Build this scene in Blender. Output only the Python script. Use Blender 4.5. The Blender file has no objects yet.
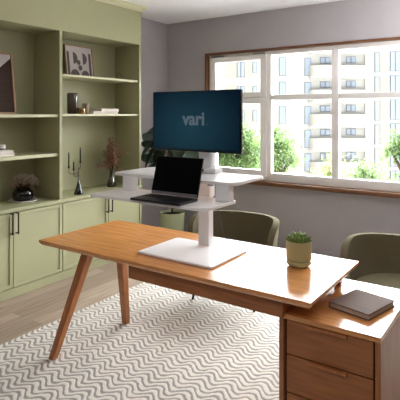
import bpy, bmesh, math, random
from mathutils import Vector, Matrix
random.seed(7)
S = bpy.context.scene
COL = S.collection
R = math.radians
PI = math.pi

# ------------------------------------------------------------------ camera, world, light, exposure
TH = R(34.376)                       # heading of the view, turned left from +Y
FW = Vector((-math.sin(TH), math.cos(TH), 0)); RT = Vector((math.cos(TH), math.sin(TH), 0))
cd = bpy.data.cameras.new('camera'); cam = bpy.data.objects.new('camera', cd); COL.objects.link(cam)
cam.location = (0, 0, 1.51); cam.rotation_euler = (PI / 2, 0, TH)
cd.sensor_width = 36; cd.lens = 36 * 478 / 400; cd.shift_y = -0.2135; cd.clip_end = 500
S.camera = cam

SKY_LOW, SKY_HIGH, SKY_BACK, SKY_TOP = 0.4, 12.0, 0.4, 1.6
w = bpy.data.worlds.new('sky'); S.world = w; w.use_nodes = True
nt = w.node_tree; nt.nodes.clear()
out = nt.nodes.new('ShaderNodeOutputWorld'); bg = nt.nodes.new('ShaderNodeBackground')
tc = nt.nodes.new('ShaderNodeTexCoord'); sep = nt.nodes.new('ShaderNodeSeparateXYZ')
nt.links.new(tc.outputs['Generated'], sep.inputs[0])
def mr(a, b, c, d, src):
    m = nt.nodes.new('ShaderNodeMapRange'); m.inputs[1].default_value = a; m.inputs[2].default_value = b
    m.inputs[3].default_value = c; m.inputs[4].default_value = d; m.interpolation_type = 'SMOOTHSTEP'
    nt.links.new(src, m.inputs[0]); return m.outputs[0]
az = mr(-0.1, 0.5, SKY_BACK, SKY_HIGH, sep.outputs['Y'])       # hazy bright side of the sky lies over the building
rmp = nt.nodes.new('ShaderNodeValToRGB'); nt.links.new(sep.outputs['Z'], rmp.inputs[0])
e0 = rmp.color_ramp.elements; e0[0].position = 0.03; e0[0].color = (0.02, 0.02, 0.02, 1); e0[1].position = 0.20; e0[1].color = (1, 1, 1, 1)
for p_, v_ in ((0.40, 0.95), (0.55, SKY_TOP), (1.0, SKY_TOP * 0.8)):
    q_ = e0.new(p_); q_.color = (v_, v_, v_, 1)
el = rmp.outputs[0]
mul = nt.nodes.new('ShaderNodeMath'); mul.operation = 'MULTIPLY'; nt.links.new(az, mul.inputs[0]); nt.links.new(el, mul.inputs[1])
add = nt.nodes.new('ShaderNodeMath'); add.operation = 'ADD'; nt.links.new(mul.outputs[0], add.inputs[0]); add.inputs[1].default_value = SKY_LOW
bg.inputs[0].default_value = (0.92, 0.96, 1.0, 1)
nt.links.new(add.outputs[0], bg.inputs[1]); nt.links.new(bg.outputs[0], out.inputs[0])

def portal(name, loc, rot, sx, sy):
    l = bpy.data.lights.new(name, 'AREA'); l.shape = 'RECTANGLE'; l.size = sx; l.size_y = sy
    o = bpy.data.objects.new(name, l); COL.objects.link(o); o.location = loc; o.rotation_euler = rot
    l.cycles.is_portal = True
    return o
portal('window_portal', (-1.7, 5.14, 1.5), (-PI / 2, 0, 0), 3.3, 1.6)
DOWN_FILL_W = 14
UP_FILL_W = 19
BLOCKER_D = 0.7  # reach of the unseen slab added to block high sky
l = bpy.data.lights.new('down_fill', 'AREA'); l.shape = 'RECTANGLE'; l.size = 1.8; l.size_y = 1.2; l.energy = DOWN_FILL_W; l.color = (0.97, 0.98, 1.0)  # added fill light without a fixture, brightens drawer fronts and rug
o = bpy.data.objects.new('down_fill', l); COL.objects.link(o); o.location = (-0.3, -0.7, 2.685)
l = bpy.data.lights.new('up_fill', 'AREA'); l.shape = 'DISK'; l.size = 0.5; l.energy = UP_FILL_W; l.color = (0.96, 0.98, 1.0)  # added fill without a lamp body, aimed up to lift ceiling and walls
o = bpy.data.objects.new('up_fill', l); COL.objects.link(o); o.location = (-0.2, 3.9, 1.6); o.rotation_euler = (PI, 0, 0)

S.view_settings.view_transform = 'Standard'; S.view_settings.look = 'None'
S.view_settings.gamma = 1.0; S.view_settings.use_curve_mapping = False
S.view_settings.exposure = 1.5
S.cycles.max_bounces = 10; S.cycles.diffuse_bounces = 6; S.cycles.glossy_bounces = 4; S.cycles.transparent_max_bounces = 16
S.cycles.use_denoising = True; S.cycles.sample_clamp_indirect = 8.0

# ------------------------------------------------------------------ materials
def lin(c):
    return tuple((v / 255 / 12.92 if v / 255 <= 0.04045 else ((v / 255 + 0.055) / 1.055) ** 2.4) for v in c)
def mat(name, rgb, rough=0.5, spec=0.5, metal=0, noise=0.0, nscale=8.0, bump=0.0, bscale=60.0, coat=0.0, stretch=(1, 1, 1), trans=0, alpha=1):
    m = bpy.data.materials.new(name); m.use_nodes = True; t = m.node_tree; b = t.nodes['Principled BSDF']
    c = lin(rgb)
    b.inputs['Base Color'].default_value = (*c, 1); b.inputs['Roughness'].default_value = rough
    b.inputs['Specular IOR Level'].default_value = spec; b.inputs['Metallic'].default_value = metal
    b.inputs['Coat Weight'].default_value = coat; b.inputs['Coat Roughness'].default_value = 0.1
    b.inputs['Transmission Weight'].default_value = trans
    tcn = t.nodes.new('ShaderNodeTexCoord'); mp = t.nodes.new('ShaderNodeMapping'); mp.inputs['Scale'].default_value = stretch
    t.links.new(tcn.outputs['Object'], mp.inputs[0])
    n = t.nodes.new('ShaderNodeTexNoise'); n.inputs['Scale'].default_value = nscale; n.inputs['Detail'].default_value = 5
    t.links.new(mp.outputs[0], n.inputs['Vector'])
    r = t.nodes.new('ShaderNodeValToRGB')
    a = max(noise, 0.001)
    r.color_ramp.elements[0].position = 0.3; r.color_ramp.elements[1].position = 0.7
    r.color_ramp.elements[0].color = (*[x * (1 - a) for x in c], 1); r.color_ramp.elements[1].color = (*[min(1, x * (1 + a)) for x in c], 1)
    t.links.new(n.outputs[0], r.inputs[0]); t.links.new(r.outputs[0], b.inputs['Base Color'])
    if bump:
        n2 = t.nodes.new('ShaderNodeTexNoise'); n2.inputs['Scale'].default_value = bscale; n2.inputs['Detail'].default_value = 3
        t.links.new(mp.outputs[0], n2.inputs['Vector'])
        bp = t.nodes.new('ShaderNodeBump'); bp.inputs['Strength'].default_value = bump; bp.inputs['Distance'].default_value = 0.01
        t.links.new(n2.outputs[0], bp.inputs['Height']); t.links.new(bp.outputs[0], b.inputs['Normal'])
    return m
def wood(name, rgb, axis='X', rough=0.3, spec=0.5, amt=0.22, coat=0.0):
    st = {'X': (1.2, 14, 14), 'Y': (14, 1.2, 14), 'Z': (14, 14, 1.2)}[axis]
    return mat(name, rgb, rough, spec, noise=amt, nscale=4.0, stretch=st, bump=0.03, bscale=10, coat=coat)

M = dict(
    wall=mat('wall_paint', (172, 166, 168), 0.9, 0.2, noise=0.02, bump=0.05, bscale=150),
    wall_dark=mat('bounce_cutting_wall_paint', (88, 84, 84), 0.9, 0.2, noise=0.02, bump=0.05, bscale=150),  # dark tone made up for unseen walls, cuts bounce into the bookcase bays
    ceil=mat('ceiling_paint', (242, 241, 242), 0.9, 0.2, noise=0.01),
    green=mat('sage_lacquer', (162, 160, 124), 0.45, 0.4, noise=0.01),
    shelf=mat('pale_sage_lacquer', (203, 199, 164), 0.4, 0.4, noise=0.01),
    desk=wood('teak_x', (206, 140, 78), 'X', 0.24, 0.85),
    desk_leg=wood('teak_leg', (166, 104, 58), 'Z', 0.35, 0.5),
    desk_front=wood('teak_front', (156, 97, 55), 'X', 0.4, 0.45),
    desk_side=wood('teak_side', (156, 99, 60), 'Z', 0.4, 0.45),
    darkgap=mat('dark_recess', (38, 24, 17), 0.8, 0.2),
    winwood=wood('window_wood', (112, 72, 46), 'X', 0.45, 0.3),
    winwhite=mat('window_white', (242, 238, 236), 0.4, 0.4),
    white=mat('white_laminate', (244, 240, 238), 0.22, 0.6, noise=0.005),
    whitem=mat('white_powder_coat', (242, 239, 239), 0.3, 0.5, noise=0.005),
    black=mat('black_plastic', (14, 14, 15), 0.35, 0.4),
    cordgrey=mat('grey_cord', (70, 68, 66), 0.6, 0.3),
    blackm=mat('black_metal', (18, 16, 15), 0.55, 0.3),
    gloss=mat('black_glaze', (14, 13, 13), 0.08, 0.6),
    lapscreen=mat('laptop_screen_glass', (3, 3, 4), 0.3, 0.15),
    laptop=mat('laptop_shell', (38, 38, 42), 0.38, 0.5, metal=0.5),
    lapsilver=mat('laptop_hinge', (150, 150, 156), 0.3, 0.5, metal=0.8),
    keys=mat('laptop_keys', (17, 17, 20), 0.5, 0.4),
    fabric=mat('olive_fabric', (110, 102, 80), 0.95, 0.1, noise=0.12, nscale=120, bump=0.5, bscale=350),
    pot=mat('olive_ceramic', (180, 176, 132), 0.4, 0.45, noise=0.02),
    planter=mat('sage_planter', (172, 178, 142), 0.5, 0.4),
    soil=mat('soil', (40, 32, 24), 0.95, 0.1, noise=0.3, nscale=60),
    leafd=mat('dark_leaf', (30, 52, 29), 0.35, 0.5, noise=0.25, nscale=12),
    succ=mat('succulent_leaf', (112, 132, 62), 0.5, 0.4, noise=0.25, nscale=30),
    dried=mat('dried_blossom', (148, 130, 116), 0.9, 0.1, noise=0.35, nscale=60),
    rust=mat('rust_leaves', (150, 112, 90), 0.85, 0.15, noise=0.4, nscale=50),
    twig=mat('twig', (74, 54, 42), 0.9, 0.1),
    book=mat('book_cover_brown', (102, 80, 68), 0.7, 0.12, noise=0.15, nscale=6, stretch=(1, 12, 1)),
    pages=mat('book_pages', (196, 176, 158), 0.85, 0.1, noise=0.08, nscale=4, stretch=(1, 1, 150)),
    paper=mat('white_book_cover', (226, 218, 210), 0.7, 0.2),
    paper2=mat('cream_book_cover', (214, 202, 190), 0.7, 0.2),
    brass=mat('brass', (150, 118, 82), 0.25, 0.5, metal=0.9),
    taupe=mat('taupe_ceramic', (140, 122, 106), 0.6, 0.3),
    darkvase=mat('smoked_brown_vase', (74, 62, 52), 0.12, 0.6),
    plate=mat('white_ceramic', (226, 220, 216), 0.3, 0.5),
    framewood=wood('frame_wood', (176, 140, 110), 'Z', 0.5, 0.3),
    printpaper=mat('print_paper', (196, 186, 186), 0.8, 0.1),
    printgrey=mat('print_grey', (104, 96, 94), 0.8, 0.1, noise=0.2, nscale=50),
    printdark=mat('print_brown', (58, 40, 32), 0.6, 0.2, noise=0.25, nscale=5, stretch=(1, 1, 14)),
    facade=mat('facade_plaster', (158, 156, 152), 0.9, 0.1, noise=0.02),
    beige=mat('facade_beige', (146, 141, 131), 0.9, 0.1, noise=0.04),
    parapet=mat('balcony_parapet', (150, 146, 138), 0.85, 0.1, noise=0.04),
    extframe=mat('dark_window_frame', (92, 93, 98), 0.6, 0.3),
    extglass=mat('facade_glass', (128, 138, 154), 0.3, 0.5),
    ground=mat('courtyard_paving', (214, 210, 202), 0.9, 0.1),
    leafg=mat('bright_leaf', (112, 134, 84), 0.7, 0.2, noise=0.35, nscale=2),
    leafy=mat('yellow_green_leaf', (138, 150, 92), 0.7, 0.2, noise=0.3, nscale=2),
    bark=mat('bark', (90, 76, 62), 0.95, 0.1, noise=0.2),
)
def glassmat():
    m = bpy.data.materials.new('window_glass'); m.use_nodes = True; t = m.node_tree; t.nodes.clear()
    o = t.nodes.new('ShaderNodeOutputMaterial'); mx = t.nodes.new('ShaderNodeMixShader'); f = t.nodes.new('ShaderNodeFresnel'); f.inputs[0].default_value = 1.3
    a = t.nodes.new('ShaderNodeBsdfTransparent'); a.inputs[0].default_value = (0.97, 0.98, 0.975, 1)
    g = t.nodes.new('ShaderNodeBsdfGlossy'); g.inputs['Roughness'].default_value = 0.02
    t.links.new(f.outputs[0], mx.inputs[0]); t.links.new(a.outputs[0], mx.inputs[1]); t.links.new(g.outputs[0], mx.inputs[2]); t.links.new(mx.outputs[0], o.inputs[0])
    return m
M['glass'] = glassmat()
def clearglass():
    m = bpy.data.materials.new('clear_vase_glass'); m.use_nodes = True; t = m.node_tree; t.nodes.clear()
    o = t.nodes.new('ShaderNodeOutputMaterial'); mx = t.nodes.new('ShaderNodeMixShader'); f = t.nodes.new('ShaderNodeFresnel'); f.inputs[0].default_value = 1.5
    a = t.nodes.new('ShaderNodeBsdfTransparent'); a.inputs[0].default_value = (0.8, 0.8, 0.76, 1)
    g = t.nodes.new('ShaderNodeBsdfGlossy'); g.inputs['Roughness'].default_value = 0.03
    t.links.new(f.outputs[0], mx.inputs[0]); t.links.new(a.outputs[0], mx.inputs[1]); t.links.new(g.outputs[0], mx.inputs[2]); t.links.new(mx.outputs[0], o.inputs[0])
    return m
M['vaseglass'] = clearglass()

def floor_mat():
    m = bpy.data.materials.new('oak_planks'); m.use_nodes = True; t = m.node_tree; b = t.nodes['Principled BSDF']
    tcn = t.nodes.new('ShaderNodeTexCoord'); mp = t.nodes.new('ShaderNodeMapping'); mp.inputs['Rotation'].default_value = (0, 0, PI / 2)
    t.links.new(tcn.outputs['Object'], mp.inputs[0])
    br = t.nodes.new('ShaderNodeTexBrick'); br.inputs['Scale'].default_value = 1; br.inputs['Brick Width'].default_value = 1.1; br.inputs['Row Height'].default_value = 0.12
    br.inputs['Mortar Size'].default_value = 0.0015; br.inputs['Bias'].default_value = 0.0; br.offset = 0.37
    br.inputs['Color1'].default_value = (*lin((164, 143, 125)), 1); br.inputs['Color2'].default_value = (*lin((136, 117, 100)), 1); br.inputs['Mortar'].default_value = (*lin((96, 82, 70)), 1)
    t.links.new(mp.outputs[0], br.inputs['Vector'])
    mp2 = t.nodes.new('ShaderNodeMapping'); mp2.inputs['Scale'].default_value = (16, 1.2, 1); t.links.new(tcn.outputs['Object'], mp2.inputs[0])
    n = t.nodes.new('ShaderNodeTexNoise'); n.inputs['Scale'].default_value = 2.5; n.inputs['Detail'].default_value = 6; t.links.new(mp2.outputs[0], n.inputs['Vector'])
    rp = t.nodes.new('ShaderNodeMapRange'); rp.inputs[1].default_value = 0.3; rp.inputs[2].default_value = 0.7; rp.inputs[3].default_value = 0.75; rp.inputs[4].default_value = 1.12
    t.links.new(n.outputs[0], rp.inputs[0])
    mx = t.nodes.new('ShaderNodeVectorMath'); mx.operation = 'SCALE'
    t.links.new(br.outputs[0], mx.inputs[0]); t.links.new(rp.outputs[0], mx.inputs['Scale']); t.links.new(mx.outputs[0], b.inputs['Base Color'])
    b.inputs['Roughness'].default_value = 0.45; b.inputs['Specular IOR Level'].default_value = 0.35
    return m
M['floor'] = floor_mat()

def rug_mat():
    m = bpy.data.materials.new('wavy_rug'); m.use_nodes = True; t = m.node_tree; b = t.nodes['Principled BSDF']; L = t.links.new
    tcn = t.nodes.new('ShaderNodeTexCoord')
    wn = t.nodes.new('ShaderNodeTexNoise'); wn.inputs['Scale'].default_value = 14; L(tcn.outputs['Object'], wn.inputs['Vector'])
    wo = t.nodes.new('ShaderNodeVectorMath'); wo.operation = 'MULTIPLY_ADD'; wo.inputs[1].default_value = (0.03, 0.03, 0); L(wn.outputs['Color'], wo.inputs[0]); L(tcn.outputs['Object'], wo.inputs[2])
    sp = t.nodes.new('ShaderNodeSeparateXYZ'); L(wo.outputs[0], sp.inputs[0])
    def mth(op, a, bv, c=None):
        n = t.nodes.new('ShaderNodeMath'); n.operation = op
        for i, v in enumerate((a, bv, c)):
            if v is None: continue
            if isinstance(v, (int, float)): n.inputs[i].default_value = v
            else: L(v, n.inputs[i])
        return n.outputs[0]
    tri = mth('PINGPONG', mth('DIVIDE', sp.outputs['X'], RUG_PX), 0.5)          # 0..0.5..0
    sm = mth('SINE', mth('MULTIPLY', mth('SUBTRACT', tri, 0.25), 2 * PI), None)   # softened zigzag, -1..1
    y = mth('MULTIPLY_ADD', sm, RUG_A, sp.outputs['Y'])
    fr = mth('FRACT', mth('DIVIDE', y, RUG_PY), None)
    d = mth('ABSOLUTE', mth('SUBTRACT', fr, 0.5), None)                           # 0 in stripe middle
    wv = t.nodes.new('ShaderNodeTexNoise'); wv.inputs['Scale'].default_value = 28; wv.inputs['Detail'].default_value = 2; L(tcn.outputs['Object'], wv.inputs['Vector'])
    d = mth('ADD', d, mth('MULTIPLY_ADD', wv.outputs[0], 0.36, -0.18))
    rp = t.nodes.new('ShaderNodeMapRange'); rp.inputs[1].default_value = 0.08; rp.inputs[2].default_value = 0.32; L(d, rp.inputs[0])
    fn = t.nodes.new('ShaderNodeTexNoise'); fn.inputs['Scale'].default_value = 160; L(tcn.outputs['Object'], fn.inputs['Vector'])
    mx = t.nodes.new('ShaderNodeMix'); mx.data_type = 'RGBA'; L(rp.outputs[0], mx.inputs[0])
    mx.inputs[6].default_value = (*lin((146, 141, 139)), 1); mx.inputs[7].default_value = (*lin((210, 201, 189)), 1)
    r2 = t.nodes.new('ShaderNodeMapRange'); r2.inputs[1].default_value = 0.3; r2.inputs[2].default_value = 0.7; r2.inputs[3].default_value = 0.86; r2.inputs[4].default_value = 1.1; L(fn.outputs[0], r2.inputs[0])
    sc = t.nodes.new('ShaderNodeVectorMath'); sc.operation = 'SCALE'; L(mx.outputs[2], sc.inputs[0]); L(r2.outputs[0], sc.inputs['Scale'])
    L(sc.outputs[0], b.inputs['Base Color']); b.inputs['Roughness'].default_value = 0.95; b.inputs['Specular IOR Level'].default_value = 0.1
    bp = t.nodes.new('ShaderNodeBump'); bp.inputs['Strength'].default_value = 0.4; bp.inputs['Distance'].default_value = 0.006
    L(mth('MULTIPLY_ADD', fn.outputs[0], 0.4, rp.outputs[0]), bp.inputs['Height']); L(bp.outputs[0], b.inputs['Normal'])
    return m
RUG_PX, RUG_A, RUG_PY = 0.15, 0.026, 0.044
M['rug'] = rug_mat()

def screen_mat():
    m = bpy.data.materials.new('lit_blue_screen'); m.use_nodes = True; t = m.node_tree; t.nodes.clear(); L = t.links.new
    o = t.nodes.new('ShaderNodeOutputMaterial'); ad = t.nodes.new('ShaderNodeAddShader'); e = t.nodes.new('ShaderNodeEmission'); g = t.nodes.new('ShaderNodeBsdfPrincipled')
    g.inputs['Base Color'].default_value = (0.002, 0.003, 0.004, 1); g.inputs['Roughness'].default_value = 0.45; g.inputs['Specular IOR Level'].default_value = 0.15
    tcn = t.nodes.new('ShaderNodeTexCoord'); mp = t.nodes.new('ShaderNodeMapping'); L(tcn.outputs['Object'], mp.inputs[0])
    mp.inputs['Location'].default_value = (0.10, 0, 0.13); mp.inputs['Scale'].default_value = (2.6, 1, 3.6)    # lighter glow low in the displayed picture
    gr = t.nodes.new('ShaderNodeTexGradient'); gr.gradient_type = 'SPHERICAL'; L(mp.outputs[0], gr.inputs[0])
    r = t.nodes.new('ShaderNodeValToRGB'); r.color_ramp.elements[0].color = (*lin((4, 34, 52)), 1); r.color_ramp.elements[1].color = (*lin((40, 84, 100)), 1)
    L(gr.outputs[0], r.inputs[0]); L(r.outputs[0], e.inputs[0]); e.inputs[1].default_value = SCREEN_E
    L(e.outputs[0], ad.inputs[0]); L(g.outputs[0], ad.inputs[1]); L(ad.outputs[0], o.inputs[0])
    return m
SCREEN_E = 0.165
M['screen'] = screen_mat()
def emis(name, rgb, s):
    m = bpy.data.materials.new(name); m.use_nodes = True; t = m.node_tree; t.nodes.clear()
    o = t.nodes.new('ShaderNodeOutputMaterial'); e = t.nodes.new('ShaderNodeEmission'); e.inputs[0].default_value = (*lin(rgb), 1); e.inputs[1].default_value = s
    t.links.new(e.outputs[0], o.inputs[0]); return m
M['logo'] = emis('lit_grey_lettering', (118, 134, 148), SCREEN_E)
def leafmat(m):
    t = m.node_tree; b = t.nodes['Principled BSDF']; o = t.nodes['Material Output']
    tr = t.nodes.new('ShaderNodeBsdfTranslucent'); mx = t.nodes.new('ShaderNodeMixShader'); mx.inputs[0].default_value = 0.35
    src = b.inputs['Base Color'].links[0].from_socket
    t.links.new(src, tr.inputs[0]); t.links.new(b.outputs[0], mx.inputs[1]); t.links.new(tr.outputs[0], mx.inputs[2]); t.links.new(mx.outputs[0], o.inputs[0])
leafmat(M['leafg']); leafmat(M['leafy'])

# ------------------------------------------------------------------ mesh helpers
ORG = {}
class MB:
    def __init__(s): s.v = []; s.f = []
    def add(s, vs, fs):
        n = len(s.v); s.v += [Vector(p) for p in vs]; s.f += [tuple(i + n for i in f) for f in fs]; return s
    def box(s, x0, y0, z0, x1, y1, z1):
        return s.hexa([(x0, y0, z0), (x1, y0, z0), (x1, y1, z0), (x0, y1, z0), (x0, y0, z1), (x1, y0, z1), (x1, y1, z1), (x0, y1, z1)])
    def hexa(s, p):
        return s.add(p, [(3, 2, 1, 0), (4, 5, 6, 7), (0, 1, 5, 4), (1, 2, 6, 5), (2, 3, 7, 6), (3, 0, 4, 7)])
    def prism(s, poly, f0, f1):
        """poly of 2-D points; f0/f1 map a 2-D point to 3-D at the two ends"""
        n = len(poly); a = [f0(*p) for p in poly]; b = [f1(*p) for p in poly]
        return s.add(a + b, [tuple(range(n - 1, -1, -1)), tuple(range(n, 2 * n))] + [(i, (i + 1) % n, n + (i + 1) % n, n + i) for i in range(n)])
    def slab(s, poly, z0, z1):
        return s.prism(poly, lambda x, y: (x, y, z0), lambda x, y: (x, y, z1))
    def lathe(s, prof, c=(0, 0, 0), n=32, sx=1, sy=1):
        vs = []; fs = []; m = len(prof)
        for i in range(n):
            a = 2 * PI * i / n
            for r, z in prof: vs.append((c[0] + r * sx * math.cos(a), c[1] + r * sy * math.sin(a), c[2] + z))
        for i in range(n):
            j = (i + 1) % n
            for k in range(m - 1): fs.append((i * m + k, j * m + k, j * m + k + 1, i * m + k + 1))
        if prof[0][0] > 1e-6: fs.append(tuple(i * m for i in range(n - 1, -1, -1)))
        if prof[-1][0] > 1e-6: fs.append(tuple(i * m + m - 1 for i in range(n)))
        return s.add(vs, fs)
    def tube(s, pts, r, n=8):
        pts = [Vector(p) for p in pts]; m = len(pts); rs = r if isinstance(r, (list, tuple)) else [r] * m
        vs = []; fs = []; up = None
        for i, p in enumerate(pts):
            d = (pts[min(i + 1, m - 1)] - pts[max(i - 1, 0)]).normalized()
            if up is None: up = Vector((0, 0, 1)) if abs(d.z) < 0.9 else Vector((1, 0, 0))
            a = d.cross(up)
            if a.length < 1e-5: a = d.orthogonal()
            a.normalize(); b = a.cross(d).normalized(); up = b
            for k in range(n):
                t = 2 * PI * k / n; vs.append(p + (a * math.cos(t) + b * math.sin(t)) * rs[i])
        for i in range(m - 1):
            for k in range(n): fs.append((i * n + k, i * n + (k + 1) % n, (i + 1) * n + (k + 1) % n, (i + 1) * n + k))
        fs.append(tuple(range(n - 1, -1, -1))); fs.append(tuple((m - 1) * n + k for k in range(n)))
        return s.add(vs, fs)
    def ball(s, c, r, n=8, m=5):
        rr = r if isinstance(r, (tuple, list)) else (r, r, r)
        return s.lathe([(max(1e-7, math.sin(PI * k / m)) * rr[0], -math.cos(PI * k / m) * rr[2]) for k in range(m + 1)], c, n, 1, rr[1] / rr[0])
    def leaf(s, p, d, L, W, droop=0.3, up=(0, 0, 1), seg=5, fold=0.15):
        """a two-halved blade with a curved midrib"""
        p = Vector(p); d = Vector(d).normalized(); side = d.cross(Vector(up))
        if side.length < 1e-4: side = d.orthogonal()
        side.normalize(); nrm = side.cross(d).normalized(); vs = []; fs = []
        for i in range(seg + 1):
            t = i / seg; wd = W * math.sin(PI * min(1, t ** 0.8 * 0.97 + 0.03)) * 0.5
            q = p + d * L * t - Vector((0, 0, 1)) * droop * L * t * t
            vs += [q - side * wd + nrm * wd * fold, q, q + side * wd + nrm * wd * fold]
        for i in range(seg):
            a = 3 * i; fs += [(a, a + 1, a + 4, a + 3), (a + 1, a + 2, a + 5, a + 4)]
        return s.add(vs, fs)
    def build(s, name, m, parent=None, bevel=0, smooth=False, seg=2, sub=0, solid=0, recalc=True, label=None):
        me = bpy.data.meshes.new(name); org = ORG.get(parent.name, Vector()) if parent else Vector()
        me.from_pydata([v - org for v in s.v], [], s.f); me.update()
        if recalc:
            b = bmesh.new(); b.from_mesh(me); bmesh.ops.recalc_face_normals(b, faces=b.faces); b.to_mesh(me); b.free()
        me.materials.append(m if not isinstance(m, str) else M[m])
        o = bpy.data.objects.new(name, me); COL.objects.link(o)
        if parent: o.parent = parent
        ORG[o.name] = org
        if smooth:
            for p in me.polygons: p.use_smooth = True
        if solid:
            q = o.modifiers.new('solid', 'SOLIDIFY'); q.thickness = solid; q.offset = 0
        if bevel:
            q = o.modifiers.new('bevel', 'BEVEL'); q.width = bevel; q.segments = seg; q.limit_method = 'ANGLE'; q.angle_limit = R(40)
            for p in me.polygons: p.use_smooth = True
            me_n = o.modifiers.new('wn', 'WEIGHTED_NORMAL'); me_n.keep_sharp = False
        if sub:
            q = o.modifiers.new('sub', 'SUBSURF'); q.levels = sub; q.render_levels = sub
        if label: o['label'] = label
        return o
def bx(*a): return MB().box(*a)
def tag(o, label, cat, group=None, kind=None):
    o['label'] = label; o['category'] = cat
    if group: o['group'] = group
    if kind: o['kind'] = kind
    return o
def thing(name, label, cat, loc, rz=0, group=None, local=False):
    o = bpy.data.objects.new(name, None); COL.objects.link(o); o.location = loc; o.rotation_euler = (0, 0, rz); o.empty_display_size = 0.05
    ORG[o.name] = Vector() if local else Vector(loc)
    return tag(o, label, cat, group)
def struct(o):
    o['kind'] = 'structure'; return o
def copy_tree(root, loc, rz, label, group=None):
    r = root.copy(); COL.objects.link(r); r.location = loc; r.rotation_euler = (0, 0, rz); r['label'] = label
    if group: r['group'] = group
    for ch in list(root.children):
        c = ch.copy(); COL.objects.link(c); c.parent = r
        for g in ch.children:
            d = g.copy(); COL.objects.link(d); d.parent = c
    return r
def rrect(x0, y0, x1, y1, r, n=6):
    rs = r if isinstance(r, (list, tuple)) else [r] * 4
    pts = []
    for (cx, cy, a0, q) in ((x1 - rs[0], y1 - rs[0], 0, rs[0]), (x0 + rs[1], y1 - rs[1], 90, rs[1]), (x0 + rs[2], y0 + rs[2], 180, rs[2]), (x1 - rs[3], y0 + rs[3], 270, rs[3])):
        for k in range(n + 1):
            a = R(a0 + 90 * k / n); pts.append((cx + q * math.cos(a), cy + q * math.sin(a)))
    return pts

# ------------------------------------------------------------------ room shell
XL, XR, YB, YW, ZC = -3.9, 2.6, -1.6, 4.94, 2.697
T = 0.18
struct(bx(XL - T, YB - T, -0.2, XR + T, YW + T, 0).build('floor', 'floor'))
struct(bx(XL - T, YB - T, ZC, XR + T, YW + T, ZC + 0.25).build('ceiling', 'ceil'))
struct(bx(XL - T, YB - T, 0, XL, YW + T, ZC).build('wall_left', 'wall'))
struct(bx(XL, YB - T, 0, XR, YB, ZC).build('wall_back', 'wall_dark'))
WX0, WX1, WZ0, WZ1 = -3.30, -0.09, 0.715, 2.268          # wall opening incl. the wooden lining
m = MB(); m.box(XL, YW, 0, XR + T, YW + T, WZ0); m.box(XL, YW, WZ1, XR + T, YW + T, ZC); m.box(XL, YW, WZ0, WX0, YW + T, WZ1); m.box(WX1, YW, WZ0, XR + T, YW + T, WZ1)
struct(m.build('wall_window_side', 'wall'))
struct(bx(XR, YB - T, 0, XR + T, YW, ZC).build('wall_right', 'wall_dark'))

struct(bx(XL - 1, YW + T, 2.60, XR + 1, YW + T + BLOCKER_D, 2.75).build('sky_blocker', 'ceil'))  # added out-of-view slab, keeps high sky light out of the room

# main window
FY = 5.0                                                  # front of the white frame
k = FY / YW
def wx(x): return x * k
def wz(z): return 1.51 + (z - 1.51) * k
wt = bpy.data.objects.new('window_1', None); COL.objects.link(wt); wt['kind'] = 'structure'; ORG['window_1'] = Vector()
m = MB()
m.box(WX0, YW - 0.012, WZ1 - 0.022, WX1, FY + 0.02, WZ1); m.box(WX0, YW - 0.012, WZ0, WX0 + 0.022, FY + 0.02, WZ1); m.box(WX1 - 0.022, YW - 0.012, WZ0, WX1, FY + 0.02, WZ1)
m.build('window_lining', 'winwood', wt, bevel=0.003)
bx(WX0 - 0.0, YW - 0.06, WZ0 - 0.012, WX1, FY + 0.02, WZ0 + 0.03).build('window_sill', 'winwood', wt, bevel=0.005)
wf = MB(); F0, F1 = FY, FY + 0.07
x_in0, x_in1 = WX0 + 0.022, WX1 - 0.022
zb, zt = WZ0 + 0.03, WZ1 - 0.022
zg0, zg1 = wz(0.845), wz(2.190)                             # glass bottom / top of the fixed lights
t0, t1 = wz(1.676), wz(1.733)
posts = [(wx(-2.458), wx(-2.402)), (wx(-1.70), wx(-1.627)), (wx(-0.925), wx(-0.852))]
wf.box(x_in0, F0, zb, x_in1, F1, zg0); wf.box(x_in0, F0, zg1, x_in1, F1, zt)
wf.box(x_in0, F0, zg0, wx(-3.20), F1, zg1); wf.box(x_in1 - 0.06, F0, zg0, x_in1, F1, zg1)
for a, b in posts: wf.box(a, F0, zg0, b, F1, zg1)
cells = [wx(-3.20)] + [v for p in posts for v in p] + [x_in1 - 0.06]
for i in range(0, len(cells), 2): wf.box(cells[i], F0 + 0.002, t0, cells[i + 1], F1 - 0.002, t1)
wf.build('window_frame', 'winwhite', wt, bevel=0.003)
# opening lights in the first bay: their own sash frames sit a little proud
def sash(name, x0, z0, x1, z1, gx0, gz0, gx1, gz1):
    s = MB(); a, b = F0 - 0.018, F0 + 0.05
    s.box(x0, a, z0, gx0, b, z1); s.box(gx1, a, z0, x1, b, z1); s.box(gx0, a, z0, gx1, b, gz0); s.box(gx0, a, gz1, gx1, b, z1)
    o = s.build(name, 'winwhite', wt, bevel=0.004)
    bx(gx0 - 0.004, F0 + 0.03, gz0 - 0.004, gx1 + 0.004, F0 + 0.036, gz1 + 0.004).build('pane', 'glass', o)
    return o
sash('sash', wx(-3.215), wz(1.712), wx(-2.455), wz(2.205), wx(-3.142), wz(1.77), wx(-2.528), wz(2.142))
s2 = sash('sash', wx(-3.215), wz(0.80), wx(-2.455), wz(1.700), wx(-3.142), wz(0.872), wx(-2.528), wz(1.64))
hm = MB(); hm.box(wx(-2.505), F0 - 0.032, 1.20, wx(-2.480), F0 - 0.016, 1.28); hm.box(wx(-2.500), F0 - 0.05, 1.12, wx(-2.485), F0 - 0.03, 1.245)
hm.build('window_handle', 'whitem', s2, bevel=0.004)
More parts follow.
